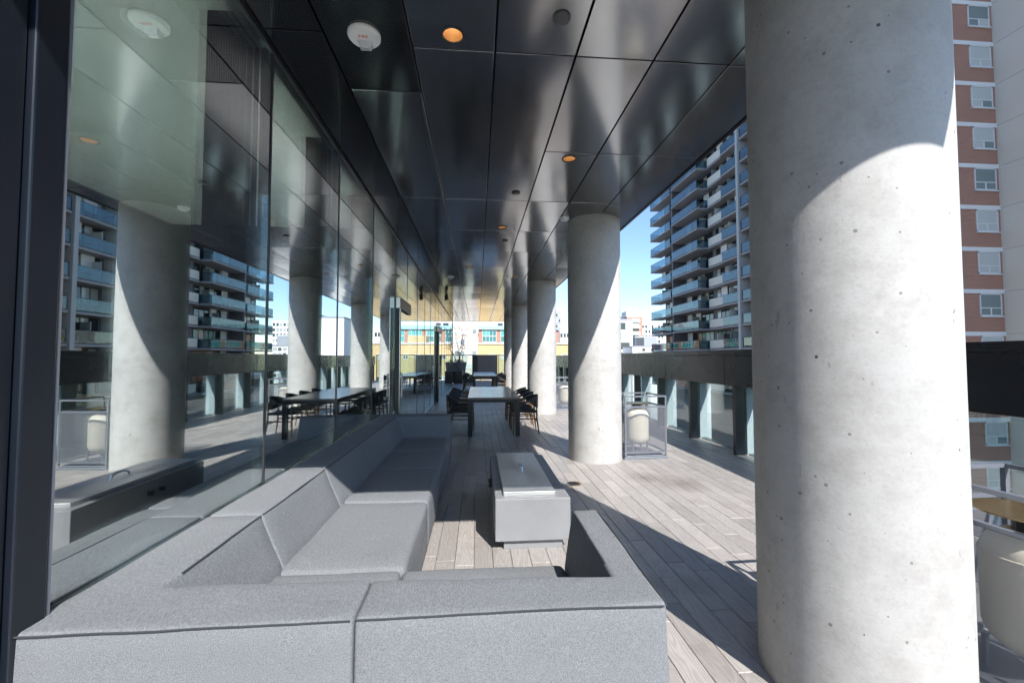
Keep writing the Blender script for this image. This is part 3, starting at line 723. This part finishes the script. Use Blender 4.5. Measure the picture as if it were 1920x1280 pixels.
# --- balcony tower
TX = 31.0; FH = 2.65; Z0 = -2.6; NF = 14
tw = thing('balcony_tower', 'tall grey apartment tower with rows of glass balconies facing the terrace', 'apartment tower', (TX+8, 55, GZ))
part(MB().box(TX, 32, GZ, TX+18, 68, Z0+NF*FH+1.0), 'wall', 'tower_panel', tw)
for y in (32.2, 36.65, 41.25, 45.65): part(MB().box(TX-1.5, y, GZ, TX-0.002, y+0.4, Z0+NF*FH+0.6), 'pier', 'pier_concrete', tw)
part(MB().box(TX-1.9, 61.2, GZ, TX-0.003, 61.45, Z0+NF*FH), 'pier', 'tower_panel', tw)
bays = [(62.0, 69.4, 1.9, 0), (53.3, 60.8, 2.3, 0), (49.7, 53.0, 1.0, 1), (46.15, 49.55, 1.25, 0), (41.75, 45.55, 1.35, 0), (37.15, 41.15, 1.35, 0), (32.7, 36.55, 1.35, 0)]
l = tw.location; rb = random.Random(11); nps = nbl = 0; psp = blp = None
for (ya, yb_, dp, op) in bays:
    proto = None
    for f in range(NF):
        L = yb_-ya
        z = Z0 + f*FH
        if proto is None:
            bal = MB().box(-dp, 0, -0.22, -0.004, L, 0.0).build('balcony', 'slab_concrete', tw)
            rm = MB().box(-dp+0.03, 0.04, 0.08, -dp+0.05, L-0.04, 1.08)
            rm.box(-dp+0.05, 0.03, 0.08, -0.05, 0.05, 1.08).box(-dp+0.05, L-0.05, 0.08, -0.05, L-0.03, 1.08)
            rm.build('glass_railing', 'beige_panel' if op else 'balcony_glass', bal)
            tm = MB().box(-dp+0.02, 0.02, 1.085, -dp+0.06, L-0.02, 1.13)
            n = max(2, int(L/1.25))
            for k in range(n+1): tm.box(-dp+0.052, 0.06+(L-0.16)*k/n, 0, -dp+0.085, 0.1+(L-0.16)*k/n, 1.084)
            tm.build('railing_frame', 'dark_frame', bal)
            proto = bal
        else: bal = dup(proto, parent=tw)
        bal.location = (TX-l.x, ya-l.y, z-l.z)
        if rb.random() < 0.45 and nps < 70:
            nps += 1
            q = rb.choice((0.25, 0.5, 0.7))*L
            if psp is None:
                psp = MB().box(-0.9, -0.02, 0.02, -0.02, 0.02, 1.9).box(-0.92, -0.03, 0.02, -0.9, 0.03, 1.95).build('privacy_screen', 'curtain_pane', bal); ps = psp
            else: ps = dup(psp, parent=bal)
            ps.location = (0, q, 0)
        if rb.random() < 0.3 and nbl < 40:
            nbl += 1
            if blp is None: blp = MB().box(-0.16, 0, 0, -0.08, 1.3, 1.5).build('blind', 'white_frame', bal); bp_ = blp
            else: bp_ = dup(blp, parent=bal)
            bp_.location = (0, rb.uniform(0.3, L-1.8), 0.9)
        L = min(L, 68-ya-0.1)
        if f == 0:
            fm = MB(); pn = MB(); n = max(3, int(L/1.0)); WL_ = L-0.6
            for k in range(n+1): fm.box(-0.06, 0.3+WL_*k/n-0.035, 0.1, -0.005, 0.3+WL_*k/n+0.035, 2.3)
            for zz in (0.1, 0.75, 2.27): fm.box(-0.055, 0.3, zz, -0.006, L-0.3, zz+0.06)
            for k in range(n): 
                pn.box(-0.03, 0.3+WL_*k/n+0.04, 0.17, -0.008, 0.3+WL_*(k+1)/n-0.04, 0.74); pn.box(-0.03, 0.3+WL_*k/n+0.04, 0.82, -0.008, 0.3+WL_*(k+1)/n-0.04, 2.26)
            wn = fm.build('window', 'dark_frame', tw); pn.build('pane', 'tower_pane', wn); wproto = wn
        else: wn = dup(wproto, parent=tw)
        wn.location = (TX-l.x, ya-l.y, z-l.z)
# --- brick building on the right
bk = thing('brick_building', 'red brick apartment building with pale floor bands and beige side wing', 'apartment building', (33, 28, GZ))
BY = 25.4; BX0, BX1 = 28.0, 34.75
part(MB().box(BX0, BY, GZ, BX1+12, BY+8, 44), 'brick_wall', 'red_brick', bk)
part(MB().box(BX1, BY-14, GZ, BX1+12, BY-0.004, 44), 'side_wing', 'beige_panel', bk)
zb = 3.1
for k in range(-8, 15):
    z = zb + k*2.8
    part(MB().box(31.75, BY-0.06, z-0.14, BX1-0.01, BY-0.002, z+0.14), 'floor_band', 'white_paint', bk)
    if z > -8: part(MB().box(BX1-0.012, BY-13.9, z-0.012, BX1-0.001, BY-0.07, z+0.012), 'wing_joint', 'grey_cladding', bk)
for k in range(-4, 14):
    z = zb + k*2.8
    fm = MB(); b = 0.07; x0_, x1_ = 32.95, 34.55
    wz0, wz1 = z-1.62, z-0.145
    fm.box(x0_, BY-0.05, wz0, x1_, BY-0.003, wz0+b).box(x0_, BY-0.05, wz1-b, x1_, BY-0.003, wz1).box(x0_, BY-0.05, wz0, x0_+b, BY-0.003, wz1).box(x1_-b, BY-0.05, wz0, x1_, BY-0.003, wz1)
    fm.box(x0_+b, BY-0.045, wz0+0.5, x1_-b, BY-0.003, wz0+0.56).box((x0_+x1_)/2-0.04, BY-0.045, wz0+b, (x0_+x1_)/2+0.04, BY-0.003, wz0+0.5)
    wn = part(fm, 'window', 'white_frame', bk)
    rel(MB().box(x0_+b, BY-0.02, wz0+b, (x0_+x1_)/2-0.04, BY-0.004, wz0+0.5).box((x0_+x1_)/2+0.04, BY-0.02, wz0+b, x1_-b, BY-0.004, wz0+0.5).box(x0_+b, BY-0.02, wz0+0.56, x1_-b, BY-0.004, wz1-b), bk).build('pane', 'curtain_pane', wn)
    rel(MB().box(x0_-0.05, BY-0.12, wz0-0.08, x1_+0.05, BY-0.003, wz0-0.004), bk).build('sill', 'white_frame', wn)
part(MB().box(31.45, BY-0.16, GZ, 31.65, BY-0.003, 44), 'downpipe', 'white_paint', bk)
part(MB().box(31.12, BY-0.14, GZ, 31.3, BY-0.003, 44), 'downpipe', 'bark', bk)

def block(name, label, cat, x0, x1, y0, y1, ztop, mat, wins=None, roof=None):
    t_ = thing(name, label, cat, ((x0+x1)/2, (y0+y1)/2, GZ))
    part(MB().box(x0, y0, GZ, x1, y1, ztop), 'wall', mat, t_)
    if wins: 
        for w_ in wins: win_grid(t_, *w_)
    if roof: part(MB().box(x0-0.15, y0-0.15, ztop+0.002, x1+0.15, y1+0.15, ztop+roof[0]), 'roof', roof[1], t_)
    return t_
def pxX(px, Y): return Y*math.tan(math.atan((px-960)/800)+PSI)
def pyZ(py, d): return EYE + (671-py)/800*d
# between second column and tower
YA = 140; D = YA+4; x0, x1 = pxX(1140, YA), pxX(1186, YA)
b1 = block('apartment_building', 'plain white apartment block beside the second column', 'apartment building', x0-4, x1, YA, YA+20, pyZ(600, D), 'white_paint', [('y', x1-4.2, x1-0.7, pyZ(602, D)-30, pyZ(602, D), 1, 9, 3.0, 2.3, YA, 'dark_frame', 'window_pane', 0.08, 2)], (0.4, 'grey_cladding'))
YA = 185; D = YA+5; x0, x1 = pxX(1176, YA), pxX(1205, YA); zt = pyZ(594, D)
b2 = block('brick_tower', 'orange brick tower with white balconies and rooftop antennas', 'apartment tower', x0, x1, YA, YA+20, zt, 'orange_brick', None, (0.8, 'white_paint'))
for k in range(9): part(MB().box(x0+1.2, YA-0.9, zt-2.2-k*2.9, x1-1.4, YA-0.003, zt-1.0-k*2.9), 'balcony', 'white_paint', b2)
for k in range(9): part(MB().box(x0+1.4, YA-0.03, zt-3.4-k*2.9+0.05, x1-1.6, YA-0.004, zt-2.25-k*2.9), 'window', 'window_pane', b2)
part(MB().box(x0+1, YA+3, zt+0.8, x0+4.6, YA+10, zt+2.9), 'roof_plant', 'beige_panel', b2)
for k in (0.3, 0.72): part(MB().bar((x0+(x1-x0)*k, YA+2, zt+0.8), (x0+(x1-x0)*k, YA+2, zt+4.4), 0.25).box(x0+(x1-x0)*k-0.3, YA+1.8, zt+2.9, x0+(x1-x0)*k+0.3, YA+2.2, zt+4.6), 'antenna', 'white_frame', b2)
YA = 250; D = YA+5; x0, x1 = pxX(1203, YA), pxX(1245, YA)
block('apartment_tower', 'distant white tower with dark window grid beside the balcony tower', 'apartment tower', x0, x1, YA, YA+15, pyZ(606, D), 'white_paint', [('y', x0, x1, pyZ(607, D)-27, pyZ(607, D), 7, 9, 1.3, 1.7, YA, 'dark_frame', 'window_pane', 0.1, 1)], (0.5, 'beige_panel'))
YA = 160; D = YA+4; x0, x1 = pxX(1192, YA), pxX(1213, YA)
b3 = block('mechanical_block', 'windowless grey rooftop block in front of the distant white tower', 'building', x0, x1+4, YA, YA+14, pyZ(632, D), 'grey_cladding', None, (0.3, 'white_paint'))
part(MB().box(x0+0.1, YA-0.05, pyZ(648, D), x0+(x1-x0)*0.75, YA-0.002, pyZ(633, D)), 'dark_panel', 'dark_cladding', b3)
YA = 128; D = YA+4; x0, x1 = pxX(1186, YA), pxX(1236, YA)
b4 = block('low_building', 'low white building just above the parapet beside the balcony tower', 'building', x0, x1, YA, YA+9, pyZ(650, D), 'white_paint', [('y', x0, x1, pyZ(651,D)-9, pyZ(651,D), 6, 6, 1.0, 0.9, YA, 'dark_frame', 'window_pane', 0.08, 1)], (0.25, 'grey_cladding'))
# between columns two and three
x0, x1 = pxX(1036, 230), pxX(1052, 230)
block('grey_tower', 'slim distant grey tower seen between second and third columns', 'apartment tower', x0, x1, 230, 245, pyZ(584, 235), 'grey_cladding', [('y', x0, x1, -10, pyZ(586, 235), 3, 12, 1.1, 1.5, 230, 'white_frame', 'window_pane', 0.1, 1)])
x0, x1 = pxX(1050, 160), pxX(1068, 160)
block('small_white_tower', 'short white tower between second and third columns', 'apartment tower', x0, x1, 160, 172, pyZ(620, 165), 'white_paint', [('y', x0, x1, -12, pyZ(621, 165), 3, 7, 0.9, 1.5, 160, 'dark_frame', 'window_pane', 0.1, 1)])
# north end
x0, x1 = pxX(846, 57), pxX(896, 57)
ob = block('office_building', 'pale concrete office with three bands of windows beyond the terrace end', 'office', x0-0.6, x1, 57, 75, pyZ(606, 57), 'office_concrete')
for (zt, zb_) in ((617, 627), (636, 647), (657, 668), (680, 690)):
    win_grid(ob, 'y', x0-0.4, x1-0.1, pyZ(zb_, 57), pyZ(zt, 57), 5, 1, 0.66, pyZ(zt,57)-pyZ(zb_,57), 57, 'white_frame', 'curtain_pane', 0.06, 1)
x0 = x1 + 0.05; x2 = pxX(1075, 60)
yb = block('yellow_building', 'yellow rendered low building beyond the terrace end', 'building', x0, x2, 60, 76, pyZ(645, 60), 'yellow_render', [('y', x0+1, x2-0.5, -9, pyZ(648, 60), 7, 4, 0.8, 0.7, 60, 'white_frame', 'window_pane', 0.06, 2)], (0.15, 'white_paint'))
part(MB().box(x0+4.2, 59.9, pyZ(645,60)+0.16, x0+6.6, 63, pyZ(630,60)), 'roof_room', 'yellow_render', yb)
x0, x1 = pxX(897, 92), pxX(1048, 92)
tb = block('teal_building', 'teal glass and pink brick building behind the yellow one', 'office', x0, x1, 92, 112, pyZ(618, 92), 'salmon_brick')
k = 0; xx = x0+0.8
while xx < x1-3:
    win_grid(tb, 'y', xx, xx+3.1, pyZ(652, 92), pyZ(619, 92), 1, 3, 3.0, (pyZ(619,92)-pyZ(652,92))/3-0.05, 92, 'white_frame', 'teal_pane', 0.12, 4); xx += 3.9
part(MB().add([(x0,91.6,pyZ(618,92)+0.01),(x1,91.6,pyZ(618,92)+0.01),(x1,112,pyZ(618,92)+0.01),(x0,112,pyZ(618,92)+0.01),(x0,99,pyZ(606,92)),(x1,99,pyZ(606,92)),(x1,112,pyZ(606,92)),(x0,112,pyZ(606,92))],
    [(0,3,2,1),(4,5,6,7),(0,1,5,4),(1,2,6,5),(2,3,7,6),(3,0,4,7)]), 'roof', 'teal_roof', tb)
x0, x1 = -30, pxX(850, 120)
block('white_building', 'long white building with dark window bands in the far distance', 'building', pxX(820, 140), pxX(960, 140), 140, 150, pyZ(600, 142), 'white_paint', [('y', pxX(822,140), pxX(958,140), -2, pyZ(601,142), 10, 5, 1.8, 1.2, 140, 'grey_cladding', 'window_pane', 0.1, 1)])
# west side blocks beyond the far end of the glass
block('beige_block', 'beige building left of the terrace end', 'building', -16, pxX(845, 57)-1.2, 62, 80, 3.2, 'render_beige', [('y', -15.5, -4.5, -8, 3, 6, 4, 1.0, 1.3, 62, 'white_frame', 'window_pane', 0.06, 2)])
